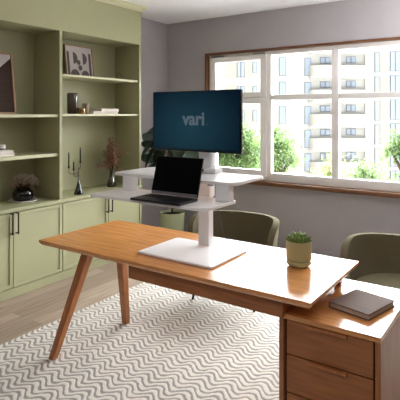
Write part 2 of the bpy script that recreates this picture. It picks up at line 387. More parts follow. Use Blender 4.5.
for i in range(2, len(cells), 2):
    for za, zb_ in ((zg0, t0), (t1, zg1)):
        bx(cells[i] - 0.004, F0 + 0.03, za - 0.004, cells[i + 1] + 0.004, F0 + 0.036, zb_ + 0.004).build('pane', 'glass', wt)
m = MB(); m.box(wx(-3.19), F0 - 0.03, wz(2.206), wx(-3.02), F0 - 0.002, wz(2.218)); m.box(wx(-2.62), F0 - 0.03, wz(2.206), wx(-2.47), F0 - 0.002, wz(2.218))
m.build('window_stay', 'lapsilver', wt)
struct(bx(XL, YW - 0.014, 0, XR, YW, 0.08).build('baseboard_window_side', 'wall', bevel=0.004))
struct(bx(XL, 4.06, 0, XL + 0.014, YW - 0.014, 0.08).build('baseboard_left', 'wall', bevel=0.004))

# ------------------------------------------------------------------ rug
tag(bx(-2.83, -0.6, 0.0005, 1.2, 4.25, 0.012).build('area_rug', 'rug', bevel=0.004), 'cream and grey wavy-striped area rug on the plank floor under the desk', 'rug')

# ------------------------------------------------------------------ built-in cabinetry
CF = -3.497                      # door / counter front plane
CY = [1.86, 2.896, 3.986]
ug = 'sage green base cabinets under the bookcase'
labels = ['sage green two-door base cabinet under the left bookcase bay', 'sage green two-door base cabinet under the right bay, behind the standing desk']
def door(y0, y1, hy, parent, zb=0.08, zt=0.697):
    fx = CF - 0.004; b = fx - 0.020; st = 0.030
    s = MB()
    s.box(b, y0, zb, fx - 0.008, y1, zt)
    s.box(fx - 0.008, y0, zb, fx, y0 + st, zt); s.box(fx - 0.008, y1 - st, zb, fx, y1, zt)
    s.box(fx - 0.008, y0 + st, zb, fx, y1 - st, zb + st); s.box(fx - 0.008, y0 + st, zt - st, fx, y1 - st, zt)
    d = s.build('door', 'green', parent, bevel=0.0015)
    h = MB(); z0, z1 = 0.53, 0.70 - 0.005
    h.tube([(fx - 0.001, hy, z0), (fx + 0.032, hy, z0)], 0.0055); h.tube([(fx - 0.001, hy, z1), (fx + 0.032, hy, z1)], 0.0055)
    h.tube([(fx + 0.032, hy, z0 - 0.006), (fx + 0.032, hy, z1 + 0.006)], 0.0062)
    h.build('handle', 'blackm', d, label='black bar handle')
for i in range(2):
    y0, y1 = CY[i], CY[i + 1]; ym = (2.388, 3.474)[i]
    t = thing('base_cabinet', labels[i], 'cabinet', (XL, (y0 + y1) / 2, 0), group=ug)
    s = MB(); g = 0.001
    s.box(XL + 0.001, y0 + g, 0.075, CF - 0.028, y1 - g, 0.704)
    s.build('body', 'green', t)
    bx(XL + 0.001, y0 + g, 0.0, CF - 0.012, y1 - g, 0.074).build('plinth', 'green', t)
    door(y0 + 0.004, ym - 0.003, ym - 0.026, t); door(ym + 0.003, y1 - 0.004, ym + 0.026, t)
tag(bx(XL + 0.001, CY[0], 0.706, CF, CY[2] + 0.004, 0.735).build('countertop', 'green', bevel=0.002), 'long sage green countertop running across the base cabinets below the bookcase', 'countertop')

BF = CF - 0.018                  # bookcase front
t = thing('built_in_bookcase', 'tall sage green built-in bookcase with two open bays, standing on the countertop', 'bookcase', (XL, 2.9, 0.736))
UZ = 0.736
bx(XL + 0.001, CY[0], UZ, XL + 0.014, 3.990, 2.62).build('back_panel', 'green', t)
for y0, y1 in ((CY[0], CY[0] + 0.03), (2.872, 2.905), (3.958, 3.990)):
    bx(XL + 0.014, y0, UZ, BF, y1, 2.277).build('upright', 'green', t, bevel=0.002)
bx(XL + 0.014, CY[0], 2.277, BF, 3.990, 2.64).build('header', 'green', t, bevel=0.002)
for y0, y1, z, th_ in ((1.89, 2.872, 1.512, 0.026), (1.89, 2.872, 1.158, 0.028), (2.905, 3.958, 1.887, 0.022), (2.905, 3.958, 1.516, 0.020)):
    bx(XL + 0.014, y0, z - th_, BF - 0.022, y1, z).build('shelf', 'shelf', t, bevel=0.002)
prof = [(0, 0), (0.014, 0), (0.018, 0.018), (0.034, 0.030), (0.055, 0.040), (0.058, 0.057), (0, 0.057)]
m = MB()
# crown runs along the front and returns along the right end
n = len(prof); pa = [(BF + u, CY[0], 2.638 + v) for u, v in prof]; pb = [(BF + u, 3.990 + u, 2.638 + v) for u, v in prof]; pc = [(XL + 0.001, 3.990 + u, 2.638 + v) for u, v in prof]
m.add(pa + pb + pc, [tuple(range(n))] + [tuple(range(2 * n, 3 * n))] + [(q * n + i, q * n + (i + 1) % n, (q + 1) * n + (i + 1) % n, (q + 1) * n + i) for q in range(2) for i in range(n)])
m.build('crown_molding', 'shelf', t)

# ------------------------------------------------------------------ desk with pedestal
DX0, DX1, DY0, DY1, DZ = -2.486, -0.730, 1.872, 2.552, 0.737
d = thing('office_desk', 'teak-brown wooden desk with splayed legs and a drawer pedestal at its right end', 'desk', ((DX0 + DX1) / 2, 2.2, 0))
m = MB(); th_ = 0.030
# top with an underside chamfer all round
ch = 0.012
m.hexa([(DX0 + ch, DY0 + ch, DZ - th_), (DX1 - ch, DY0 + ch, DZ - th_), (DX1 - ch, DY1 - ch, DZ - th_), (DX0 + ch, DY1 - ch, DZ - th_),
        (DX0, DY0, DZ - 0.014), (DX1, DY0, DZ - 0.014), (DX1, DY1, DZ - 0.014), (DX0, DY1, DZ - 0.014)])
m.box(DX0, DY0, DZ - 0.014, DX1, DY1, DZ)
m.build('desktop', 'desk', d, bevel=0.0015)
def leg(xt, yt, xf, yf, wt_, wf_):
    a, b = wt_ / 2, wf_ / 2; z1 = DZ - th_
    h = MB().hexa([(xf - b, yf - b, 0.012), (xf + b, yf - b, 0.012), (xf + b, yf + b, 0.012), (xf - b, yf + b, 0.012),
                   (xt - a, yt - a, z1), (xt + a, yt - a, z1), (xt + a, yt + a, z1), (xt - a, yt + a, z1)])
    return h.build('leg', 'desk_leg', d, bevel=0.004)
leg(-2.271, 2.107, -2.401, 1.912, 0.062, 0.042)
leg(-2.252, 2.344, -2.382, 2.539, 0.062, 0.042)
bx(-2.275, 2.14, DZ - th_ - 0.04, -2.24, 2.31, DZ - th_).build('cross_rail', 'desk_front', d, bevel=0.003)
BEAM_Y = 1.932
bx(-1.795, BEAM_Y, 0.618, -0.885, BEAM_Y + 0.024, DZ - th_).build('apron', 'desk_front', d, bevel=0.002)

PZ = 0.62
PX0, PX1, PY0, PY1 = -0.921, -0.480, 1.976, 2.585
p = d
m = MB(); b_ = 0.022
m.box(PX0, PY0, PZ - b_, PX1, PY1, PZ)
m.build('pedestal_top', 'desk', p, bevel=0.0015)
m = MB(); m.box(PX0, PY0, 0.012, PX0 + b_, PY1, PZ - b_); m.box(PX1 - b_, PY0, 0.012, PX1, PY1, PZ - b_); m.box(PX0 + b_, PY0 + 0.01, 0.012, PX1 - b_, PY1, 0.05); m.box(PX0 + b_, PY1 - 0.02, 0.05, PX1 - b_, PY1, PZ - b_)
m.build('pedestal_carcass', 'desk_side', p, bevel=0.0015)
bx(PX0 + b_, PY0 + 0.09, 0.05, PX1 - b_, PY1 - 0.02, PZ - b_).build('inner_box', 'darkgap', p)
zs = [PZ - b_ - 0.006, 0.435, 0.265, 0.058]
for i in range(3):
    z1, z0 = zs[i] , zs[i + 1] + 0.006
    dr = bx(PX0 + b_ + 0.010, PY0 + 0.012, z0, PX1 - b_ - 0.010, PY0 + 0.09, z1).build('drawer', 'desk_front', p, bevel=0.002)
    cx = (PX0 + PX1) / 2
    bx(cx - 0.085, PY0 - 0.008, z1 - 0.012, cx + 0.085, PY0 + 0.014, z1 + 0.002).build('drawer_pull', 'desk_leg', dr, bevel=0.003)
for x, y in ((-0.86, 2.06), (-0.86, 2.50), (-0.77, 2.50)):
    pass
m = MB(); m.box(-0.835, 2.455, PZ, -0.80, 2.49, DZ - th_)
m.box(-0.921, 1.957, PZ, -0.892, 2.50, DZ - th_)
m.build('support_block', 'desk_leg', p, bevel=0.002)
bx(-0.87, 2.44, PZ + 0.045, -0.785, 2.50, DZ - th_).build('bracket', 'black', p)

# ------------------------------------------------------------------ standing-desk riser
TZ, UZT = 1.080, 1.177
r = thing('desk_riser', 'white two-tier standing desk riser on a single column, set on the wooden desk', 'desk riser', (-1.545, 2.2, DZ + 0.001))
bx_ = rrect(-1.790, 1.998, -1.298, 2.370, [0.012, 0.03, 0.012, 0.012])
MB().slab(bx_, DZ + 0.001, DZ + 0.013).build('base_plate', 'whitem', r, bevel=0.003)
CXL, CXR, CYF, CYB = -1.588, -1.513, 2.300, 2.352
m = MB(); m.slab(rrect(CXL, CYF, CXR, CYB, 0.008), DZ + 0.013, TZ - 0.04)
for i in range(3): m.box(CXL + 0.012 + i * 0.02, CYF - 0.002, DZ + 0.03, CXL + 0.017 + i * 0.02, CYF + 0.001, TZ - 0.05)
m.build('column', 'whitem', r, bevel=0.002)
m = MB(); m.slab(rrect(CXL - 0.008, CYF - 0.010, CXR + 0.008, CYB + 0.006, 0.010), TZ - 0.045, UZT - 0.018)
m.build('column_sleeve', 'whitem', r, bevel=0.002)
tray = rrect(-1.966, 1.808, -1.204, 2.09, [0.02, 0.03, 0.012, 0.07], 8)
MB().slab(tray, TZ - 0.016, TZ).build('keyboard_tray', 'white', r, bevel=0.003)
deck = rrect(-1.978, 2.004, -1.172, 2.345, [0.04, 0.03, 0.015, 0.06], 10)
MB().slab(deck, UZT - 0.017, UZT).build('upper_shelf', 'white', r, bevel=0.003)
for x0, x1 in ((-1.913, -1.833), (-1.283, -1.203)):
    bx(x0, 2.008, TZ, x1, 2.058, UZT - 0.017).build('shelf_bracket', 'whitem', r, bevel=0.006)
bx(-1.33, 2.006, UZT - 0.026, -1.30, 2.03, UZT - 0.0172).build('lift_handle', 'lapsilver', r, bevel=0.004)
cab = [(-1.52, 2.352, 1.03), (-1.505, 2.375, 0.97), (-1.497, 2.40, 0.90), (-1.50, 2.43, 0.83), (-1.512, 2.47, 0.77), (-1.522, 2.50, DZ + 0.004), (-1.525, 2.54, DZ + 0.003)]
MB().tube(cab, 0.0018, 6).build('power_cord', 'cordgrey', r, smooth=True)

# monitor and its arm
mo = thing('monitor', 'large black-framed computer monitor showing a dark blue screen, clamped to the riser', 'monitor', (-1.546, 2.2, 1.473), R(-1.0), local=True)
HW, HH = 0.305, 0.172
bx(-HW, 0, -HH, HW, 0.022, HH).build('housing', 'black', mo, bevel=0.004)
bx(-0.18, 0.02, -0.11, 0.18, 0.045, 0.11).build('rear_cover', 'black', mo, bevel=0.01)
sc = bx(-HW + 0.008, -0.0012, -HH + 0.013, HW - 0.008, 0.0006, HH - 0.007).build('screen', 'screen', mo, label='lit dark blue screen')
fc = bpy.data.curves.new('screen_lettering', 'FONT'); fc.body = 'vari'; fc.size = 0.103; fc.extrude = 0.0003; fc.offset = 0.0032; fc.align_x = 'CENTER'
fo = bpy.data.objects.new('screen_lettering', fc); COL.objects.link(fo); fo.parent = sc; fo.location = (-0.002, -0.0022, -0.020); fo.rotation_euler = (PI / 2, 0, 0); fc.materials.append(M['logo'])
bpy.context.view_layer.update(); me_ = bpy.data.meshes.new_from_object(fo.evaluated_get(bpy.context.evaluated_depsgraph_get())); bpy.data.objects.remove(fo)
fo = bpy.data.objects.new('screen_lettering', me_); COL.objects.link(fo); fo.parent = sc; fo.location = (-0.002, -0.0022, -0.020); fo.rotation_euler = (PI / 2, 0, 0)
bx(0.087, -0.0024, -0.0195, 0.0915, -0.0012, -0.015).build('screen_lettering', 'logo', sc)
ma = thing('monitor_stand', 'white monitor stand post clamped to the rear of the riser shelf, behind the monitor', 'monitor stand', (-1.51, 2.30, UZT + 0.001))
m = MB(); m.box(-1.575, 2.255, UZT + 0.001, -1.440, 2.335, UZT + 0.032); m.build('clamp_base', 'whitem', ma, bevel=0.006)
m = MB(); m.slab(rrect(-1.566, 2.27, -1.478, 2.325, 0.012), UZT + 0.032, 1.50); m.build('post', 'whitem', ma, bevel=0.002)
bx(-1.58, 2.246, 1.42, -1.48, 2.272, 1.52).build('mount_head', 'whitem', ma, bevel=0.004)
MB().tube([(-1.528, 2.256, UZT + 0.017), (-1.528, 2.244, UZT + 0.017)], 0.012, 14).build('knob', 'black', ma, bevel=0.002)

# laptop
lp = thing('laptop', 'open dark laptop with a black screen on the lower tray of the riser', 'laptop', (-1.498, 1.952, TZ + 0.001), R(1.0), local=True)
LW = 0.148
m = MB().slab(rrect(-LW - 0.004, -0.170, LW + 0.004, 0.0, 0.010), 0.0, 0.012); m.build('keyboard_base', 'laptop', lp, bevel=0.003)
m = MB()
for rr in range(5):
    for cc in range(13):
        x = -0.137 + cc * 0.0213; y = -0.088 + rr * 0.0155
        m.box(x, y, 0.0122, x + 0.0185, y + 0.0133, 0.0132)
kb = m.build('keys', 'keys', lp); kb['kind'] = 'stuff'
bx(-0.05, -0.158, 0.0121, 0.05, -0.100, 0.0126).build('touchpad', 'laptop', lp)
tl = R(16)
def tilt(x, v, w_): return (x, v * math.sin(tl) + w_ * math.cos(tl), 0.014 + v * math.cos(tl) - w_ * math.sin(tl))
def slope_box(x0, x1, v0, v1, w0, w1):
    return MB().hexa([tilt(x0, v0, w0), tilt(x1, v0, w0), tilt(x1, v0, w1), tilt(x0, v0, w1), tilt(x0, v1, w0), tilt(x1, v1, w0), tilt(x1, v1, w1), tilt(x0, v1, w1)])
ld = slope_box(-LW, LW, 0.0, 0.200, -0.004, 0.003).build('lid', 'laptop', lp, bevel=0.002)
slope_box(-LW + 0.004, LW - 0.004, 0.014, 0.196, -0.0048, -0.0038).build('screen', 'lapscreen', ld, label='black laptop screen')
slope_box(-LW + 0.004, LW - 0.004, 0.000, 0.0145, -0.0075, -0.0038).build('hinge', 'lapsilver', lp, bevel=0.001, label='silver hinge bar')

# ------------------------------------------------------------------ small pot on the desk, book on the pedestal
c = (-0.964, 2.306, DZ + 0.001)
t = thing('potted_succulent', 'small succulent in an olive ceramic pot on the right end of the desk', 'plant pot', c)
MB().lathe([(0.046, 0), (0.048, 0.008), (0.060, 0.010), (0.064, 0.015), (0.064, 0.026), (0.062, 0.029), (0.055, 0.0295), (0.055, 0.034)], c, 40).build('saucer', 'pot', t, smooth=True, bevel=0.001)
MB().lathe([(0.054, 0.0345), (0.061, 0.0355), (0.0640, 0.040), (0.0650, 0.127), (0.0635, 0.130), (0.060, 0.128), (0.059, 0.113), (0.0, 0.113)], c, 40).build('pot', 'pot', t, smooth=True, bevel=0.001)
MB().lathe([(0.058, 0.1135), (0.058, 0.117), (0.0, 0.119)], c, 24).build('soil', 'soil', t)
m = MB()
rosettes = [(0.0, 0.0, 0.124, 1.25)] + [(0.034 * math.cos(a), 0.034 * math.sin(a), 0.119, 0.9) for a in [i * 2 * PI / 6 + 0.3 for i in range(6)]]
for rx, ry, rz, sz in rosettes:
    for layer, (cnt, elv, ln) in enumerate(((4, 75, 0.032), (5, 48, 0.040), (6, 20, 0.038))):
        for q in range(cnt):
            a = 2 * PI * q / cnt + layer * 0.5 + rx * 40; e = R(elv)
            dv = Vector((math.cos(a) * math.cos(e), math.sin(a) * math.cos(e), math.sin(e))); p0 = Vector((c[0] + rx, c[1] + ry, c[2] + rz)) + dv * 0.003
            l = ln * sz
            m.tube([p0, p0 + dv * l * 0.45 + Vector((0, 0, 0.001)), p0 + dv * l * 0.8 + Vector((0, 0, 0.003)), p0 + dv * l + Vector((0, 0, 0.006))], [0.004 * sz, 0.0088 * sz, 0.0068 * sz, 0.0008], 6)
m.build('rosettes', 'succ', t, smooth=True)

b = thing('book', 'dark brown hardback book lying alone on the drawer pedestal', 'book', (-0.630, 2.250, PZ + 0.001), R(-14), local=True)
bw, bd = 0.100, 0.120
bx(-bw, -bd, 0, bw, bd, 0.003).build('back_cover', 'book', b, bevel=0.001)
bx(-bw + 0.004, -bd + 0.005, 0.003, bw - 0.005, bd - 0.005, 0.023).build('page_block', 'pages', b)
bx(-bw, -bd, 0.023, bw, bd, 0.027).build('front_cover', 'book', b, bevel=0.001)
bx(-bw, -bd, 0.003, -bw + 0.004, bd, 0.023).build('spine', 'book', b)

# ------------------------------------------------------------------ chairs
def make_chair():
    t = thing('tub_chair', 'x', 'chair', (0, 0, 0), local=True)
    zb, zt = 0.35, 0.665
    m = MB(); NS, NT = 40, 10; vs = []; fs = []
    for i in range(NS + 1):
        s = -1 + 2 * i / NS; sg = math.sin(s * PI / 2) if abs(s) < 1 else s
        ph = sg * R(98); e = abs(sg)
        top = zb + (zt - zb) * max(0.0, 1 - e ** 7) ** (1 / 3.8)
        for j in range(NT + 1):
            v = j / NT; z = zb + (top - zb) * v
            fl = 1.0 + 0.10 * (z - zb) / (zt - zb)
            x = 0.335 * fl * math.copysign(abs(math.sin(ph)) ** 0.9, ph); y = 0.275 * fl * math.copysign(abs(math.cos(ph)) ** 0.85, math.cos(ph))
            vs.append((x, y, z))
    for i in range(NS):
        for j in range(NT):
            a = i * (NT + 1) + j; fs.append((a, a + NT + 1, a + NT + 2, a + 1))
    m.add(vs, fs)
    bk = m.build('backrest', 'fabric', t, smooth=True, solid=0.05, recalc=False)
    q = bk.modifiers.new('round', 'BEVEL'); q.width = 0.02; q.segments = 3; q.limit_method = 'ANGLE'; q.angle_limit = R(50)
    n = 40; prof = [(0.001, 0.31), (0.24, 0.31), (0.270, 0.325), (0.283, 0.355), (0.283, 0.390), (0.270, 0.412), (0.24, 0.426), (0.12, 0.433), (0.0005, 0.435)]
    s = MB(); s.lathe(prof, (0, -0.03, 0), n, 1.0, 0.95); s.build('seat', 'fabric', t, smooth=True)
    for sx in (-1, 1):
        for sy in (-1, 1):
            MB().tube([(sx * 0.19, -0.02 + sy * 0.13, 0.315), (sx * 0.265, -0.02 + sy * 0.14, 0.0155)], [0.013, 0.009], 10).build('leg', 'blackm', t, smooth=True, label='thin black metal leg')
    return t
ch = make_chair()
ch.rotation_euler.z = R(7); ch.location = (-1.99, 3.35, 0); ch['label'] = 'olive fabric tub chair behind the white desk riser'; ch['group'] = 'olive tub chairs by the window'
copy_tree(ch, (-0.667, 3.26, 0), 0, 'olive fabric tub chair behind the drawer pedestal and book', 'olive tub chairs by the window')

# ------------------------------------------------------------------ floor plant in the corner
c = (-3.37, 4.36, 0.001)
t = thing('potted_floor_plant', 'dark-leaved floor plant in a tall sage planter, in the corner beside the bookcase', 'plant', c)
MB().lathe([(0.118, 0), (0.126, 0.004), (0.142, 0.385), (0.141, 0.390), (0.134, 0.388), (0.132, 0.355), (0.0, 0.355)], c, 40).build('planter', 'planter', t, smooth=True, bevel=0.001)
MB().lathe([(0.131, 0.355), (0.131, 0.362), (0.0, 0.366)], c, 24).build('soil', 'soil', t)
st = MB(); lf = MB()
base = Vector((c[0], c[1], 0.36))
tips = [(-0.22, -0.06, 1.36), (-0.30, -0.05, 1.24), (-0.27, -0.14, 1.10), (-0.26, -0.02, 1.02), (-0.18, -0.12, 0.94), (-0.10, 0.0, 1.18), (-0.05, -0.14, 1.12), (0.06, -0.05, 1.14), (0.10, 0.05, 1.10),
        (0.20, -0.04, 1.12), (0.28, 0.03, 1.05), (0.02, 0.05, 1.30), (0.12, -0.10, 1.22), (-0.12, 0.10, 1.32), (0.24, 0.08, 1.20), (-0.02, -0.16, 0.98), (0.15, -0.12, 0.98), (-0.25, -0.16, 1.30), (-0.20, -0.16, 1.20), (-0.30, 0.02, 1.14), (-0.23, -0.18, 1.03), (-0.15, -0.18, 1.08), (-0.17, -0.05, 1.10), (0.06, -0.16, 1.08), (0.20, -0.14, 1.12), (-0.28, -0.12, 1.20)]
trunk = [base, base + Vector((0.0, 0.0, 0.25)), base + Vector((-0.02, 0.01, 0.48)), base + Vector((-0.04, 0.0, 0.72)), base + Vector((-0.03, 0.0, 0.9))]
st.tube(trunk, [0.011, 0.010, 0.009, 0.007, 0.004], 8)
for i, (dx, dy, z) in enumerate(tips):
    tip = Vector((c[0] + dx, c[1] + dy, z)); zr = max(0.62, min(1.2, z - 0.12)); a0 = Vector((c[0] - 0.03, c[1], zr))
    mid = (a0 + tip) / 2 + Vector((0, 0, 0.03)); st.tube([a0, mid, tip], [0.005, 0.004, 0.003], 6)
    dv = Vector((dx, dy, 0.05 + 0.35 * math.sin(i * 2.3))) ; dv.normalize()
    lf.leaf(tip - dv * 0.10, dv, 0.21 + 0.03 * math.sin(i), 0.15, 0.45, up=(0.3 * math.sin(i * 1.7), -0.6, 1), seg=7, fold=0.25)
st.build('stems', 'twig', t, smooth=True); lf.build('foliage', 'leafd', t, smooth=True, recalc=False)

# ------------------------------------------------------------------ things on the shelves
# left bay, upper shelf: leaning picture
def leaning_picture(name, label, y0, y1, z0, h, xf, lean, fw, inner, wood_m):
    t = thing(name, label, 'picture', (xf, (y0 + y1) / 2, z0))
    def q(y, v, dpt): return (xf - v * math.sin(lean) + dpt * math.cos(lean), y, z0 + v * math.cos(lean) + dpt * math.sin(lean))
    def pb(ya, yb, va, vb, d0, d1):
        return [q(ya, va, d0), q(yb, va, d0), q(yb, va, d1), q(ya, va, d1), q(ya, vb, d0), q(yb, vb, d0), q(yb, vb, d1), q(ya, vb, d1)]
    s = MB(); s.hexa(pb(y0, y1, 0, fw, 0, 0.02)); s.hexa(pb(y0, y1, h - fw, h, 0, 0.02)); s.hexa(pb(y0, y0 + fw, fw, h - fw, 0, 0.02)); s.hexa(pb(y1 - fw, y1, fw, h - fw, 0, 0.02))
    s.build('picture_frame', wood_m, t)
    sh = MB().hexa(pb(y0 + fw, y1 - fw, fw, h - fw, 0.002, 0.010)).build('print', inner, t)
    def shape(poly, matn, nm='print_motif', off=0.0):
        MB().prism(poly, lambda y, v: q(y, v, 0.0102 + off), lambda y, v: q(y, v, 0.0110 + off)).build(nm, matn, sh)
    return shape
sh = leaning_picture('leaning_picture', 'wood-framed dark brown picture leaning in the upper left bookcase bay', 2.00, 2.575, 1.5125, 0.545, -3.745, R(7), 0.016, 'printdark', 'framewood')
sh([(2.016, 0.529), (2.559, 0.529), (2.559, 0.500), (2.016, 0.06)], 'printpaper')
# left bay, lower shelf: two books and a cup
z = 1.1585
for i, (dy, wd, mt) in enumerate(((0, 0.13, 'paper2'), (-0.012, 0.125, 'paper'))):
    t = thing('book', ('cream book at the bottom of the small stack on the lower left shelf', 'white book on top of the small stack, under the white candle jar')[i], 'book', (-3.68, 2.40, z), group='books on the lower left shelf')
    x0, x1, y0, y1 = -3.82, -3.60, 2.40 - wd, 2.471 + dy
    hh = 0.024
    s = MB(); s.box(x0, y0, z, x1, y1, z + 0.003); s.box(x0, y0, z + hh - 0.003, x1, y1, z + hh); s.box(x0, y1 - 0.003, z + 0.003, x1, y1, z + hh - 0.003); s.build('cover', mt, t)
    bx(x0 + 0.004, y0 + 0.004, z + 0.003, x1 - 0.004, y1 - 0.003, z + hh - 0.003).build('page_block', 'paper', t)
    z += hh + 0.0005
c = (-3.67, 2.395, z)
t = thing('candle_jar', 'white candle jar with a dark band, on the books on the lower left shelf', 'candle', c)
MB().lathe([(0.026, 0), (0.028, 0.002), (0.028, 0.045), (0.026, 0.047), (0.024, 0.045), (0.024, 0.030), (0.0, 0.030)], c, 24).build('jar', 'plate', t, smooth=True, bevel=0.001)
MB().lathe([(0.0283, 0.006), (0.0287, 0.006), (0.0287, 0.016), (0.0283, 0.016)], c, 24).build('band', 'black', t)
MB().tube([(c[0], c[1], c[2] + 0.028), (c[0], c[1], c[2] + 0.040)], 0.0015, 6).build('wick', 'black', t)
# left counter: plate, black pot, dried flowers
c = (-3.735, 2.645, 0.7355)
tag(MB().lathe([(0.08, 0), (0.116, 0.002), (0.125, 0.008), (0.124, 0.013), (0.112, 0.007), (0.0, 0.005)], c, 40).build('serving_plate', 'plate', smooth=True), 'round white plate under the black pot on the left of the countertop', 'plate')
c = (-3.735, 2.645, 0.7420)
tag(MB().lathe([(0.06, 0), (0.080, 0.004), (0.089, 0.018), (0.090, 0.060), (0.084, 0.082), (0.070, 0.096), (0.062, 0.098), (0.062, 0.106), (0.057, 0.106), (0.056, 0.094), (0.075, 0.078), (0.080, 0.020), (0.0, 0.014)], c, 40).build('round_pot', 'gloss', smooth=True), 'squat glossy black pot on the white plate', 'pot')
t = thing('dried_flower_bunch', 'bushy bunch of dried brown blossoms in the squat black pot', 'dried flowers', (c[0], c[1], c[2] + 0.016))
st = MB(); hd = MB()
for i in range(150):
    a = random.random() * 2 * PI; rr = math.sqrt(random.random()); 
    tip = Vector((c[0] + 0.125 * rr * math.cos(a), c[1] + 0.135 * rr * math.sin(a), c[2] + 0.12 + 0.125 * (1 - rr * rr * 0.7) * random.uniform(0.35, 1.1)))
    bs = Vector((c[0] + 0.025 * rr * math.cos(a), c[1] + 0.025 * rr * math.sin(a), c[2] + 0.02)); thr = Vector((c[0] + 0.034 * rr * math.cos(a), c[1] + 0.034 * rr * math.sin(a), c[2] + 0.105))
    st.tube([bs, thr, tip], 0.0010, 4)
    for q in range(5): hd.ball(tip + Vector((random.gauss(0, 0.008), random.gauss(0, 0.008), random.gauss(0, 0.008))), random.uniform(0.0025, 0.0055), 5, 3)
st.build('stems', 'twig', t); hd.build('blossoms', 'dried', t)
# right bay, upper shelf: framed print, small brass ornament
sh = leaning_picture('framed_print', 'pale framed print of grey abstract shapes leaning on the upper right shelf', 3.185, 3.550, 1.8875, 0.330, -3.80, R(7), 0.008, 'printpaper', 'framewood')
def pm(poly): return [(3.185 + (y - 2.975) * 1.14, v * 1.22) for y, v in poly]
def hcirc(cy, cv, r_, a0, a1): return [(cy + r_ * math.cos(R(a0 + (a1 - a0) * i / 12)), cv + r_ * math.sin(R(a0 + (a1 - a0) * i / 12))) for i in range(13)]
sh(pm([(2.995, 0.02), (3.02, 0.02), (3.02, 0.215), (2.995, 0.215)]), 'printgrey'); sh(pm(hcirc(3.065, 0.165, 0.05, -90, 90)), 'printgrey'); sh(pm(hcirc(3.175, 0.165, 0.05, -90, 90)), 'printgrey')
sh(pm([(3.245, 0.02), (3.272, 0.02), (3.272, 0.215), (3.245, 0.215)]), 'printgrey'); sh(pm(hcirc(3.075, 0.02, 0.05, 0, 180)), 'printgrey'); sh(pm(hcirc(3.195, 0.02, 0.045, 0, 180)), 'printgrey')
sh(pm(hcirc(3.125, 0.13, 0.022, 0, 360)[:-1]), 'printgrey'); sh(pm(hcirc(3.140, 0.085, 0.024, 0, 360)[:-1]), 'printgrey')
c = (-3.69, 3.83, 1.8875)
t = thing('brass_ornament', 'tiny brass ring ornament near the right end of the upper right shelf', 'ornament', c)
MB().lathe([(0.016, 0), (0.016, 0.006), (0.012, 0.009), (0.0, 0.009)], c, 20).build('foot', 'brass', t, smooth=True)
rg = [(c[0], c[1] + 0.030 * math.cos(R(a)), c[2] + 0.040 + 0.032 * math.sin(R(a))) for a in range(-90, 271, 20)]
MB().tube(rg, 0.0035, 8).build('ring', 'brass', t, smooth=True)
# right bay, middle shelf
c = (-3.67, 3.155, 1.5165)
tag(MB().lathe([(0.046, 0), (0.051, 0.003), (0.052, 0.10), (0.052, 0.195), (0.048, 0.204), (0.044, 0.204), (0.044, 0.02), (0.0, 0.015)], c, 32).build('tall_vase', 'darkvase', smooth=True), 'tall smoked brown cylinder vase on the middle right shelf', 'vase')
c = (-3.575, 3.185, 1.5165)
t = thing('tealight_holder', 'low brass tealight holder in front of the tall brown vase', 'candle holder', c)
MB().lathe([(0.033, 0), (0.036, 0.002), (0.036, 0.056), (0.034, 0.058), (0.032, 0.056), (0.032, 0.012), (0.0, 0.012)], c, 24).build('cup', 'brass', t, smooth=True)
MB().lathe([(0.031, 0.0125), (0.031, 0.046), (0.0, 0.047)], c, 20).build('candle', 'paper', t, smooth=True)
c = (-3.64, 3.298, 1.5165)
tag(MB().lathe([(0.031, 0), (0.034, 0.003), (0.034, 0.102), (0.033, 0.105), (0.030, 0.103), (0.030, 0.012), (0.0, 0.012)], c, 28).build('tumbler', 'taupe', smooth=True), 'taupe ceramic tumbler between the brown vase and the white books', 'cup')
z = 1.5165
for i, (y0, y1, mt) in enumerate(((3.365, 3.715, 'paper2'), (3.47, 3.72, 'paper'))):
    t = thing('book', ('wider cream book at the bottom of the flat pair on the middle right shelf', 'white book on top of the flat pair on the middle right shelf')[i], 'book', (-3.68, 3.55, z), group='books on the middle right shelf')
    x0, x1 = -3.78 , -3.60 + 0.004 * i; hh = 0.027
    s = MB(); s.box(x0, y0, z, x1, y1, z + 0.0025); s.box(x0, y0, z + hh - 0.0025, x1, y1, z + hh); s.box(x1 - 0.003, y0, z + 0.0025, x1, y1, z + hh - 0.0025); s.build('cover', mt, t)
    bx(x0 + 0.004, y0 + 0.004, z + 0.0025, x1 - 0.003, y1 - 0.004, z + hh - 0.0025).build('page_block', 'paper', t)
    z += hh + 0.0005
# right counter: candelabra and vase with branches
c = (-3.605, 3.175, 0.7355)
t = thing('candelabra', 'black cone-based candelabra with three dark candles on the countertop', 'candelabra', c)
MB().lathe([(0.046, 0), (0.046, 0.004), (0.026, 0.065), (0.012, 0.115), (0.0045, 0.14), (0.004, 0.20)], c, 28).build('stand', 'gloss', t, smooth=True)
arm = MB(); cnd = []
X0 = c[0]; Y0 = c[1]; Z0 = c[2]
for (dy, zc, ln) in ((-0.12, 0.265, 0.130), (-0.062, 0.240, 0.062), (0.022, 0.305, 0.130)):
    zlow = zc - 0.055
    pts = [(X0, Y0, Z0 + 0.17)] + [(X0, Y0 + dy * (1 - math.cos(R(a))) / 2, Z0 + zlow + 0.02 - 0.03 * math.sin(R(a))) for a in range(20, 181, 20)] + [(X0, Y0 + dy, Z0 + zc)]
    arm.tube(pts, 0.0028, 8); MB().lathe([(0.004, -0.004), (0.010, 0.0), (0.011, 0.014), (0.007, 0.014)], (X0, Y0 + dy, Z0 + zc), 16).build('candle_cup', 'blackm', t, smooth=True); cnd.append((dy, zc, ln))
arm.build('arms', 'blackm', t, smooth=True);
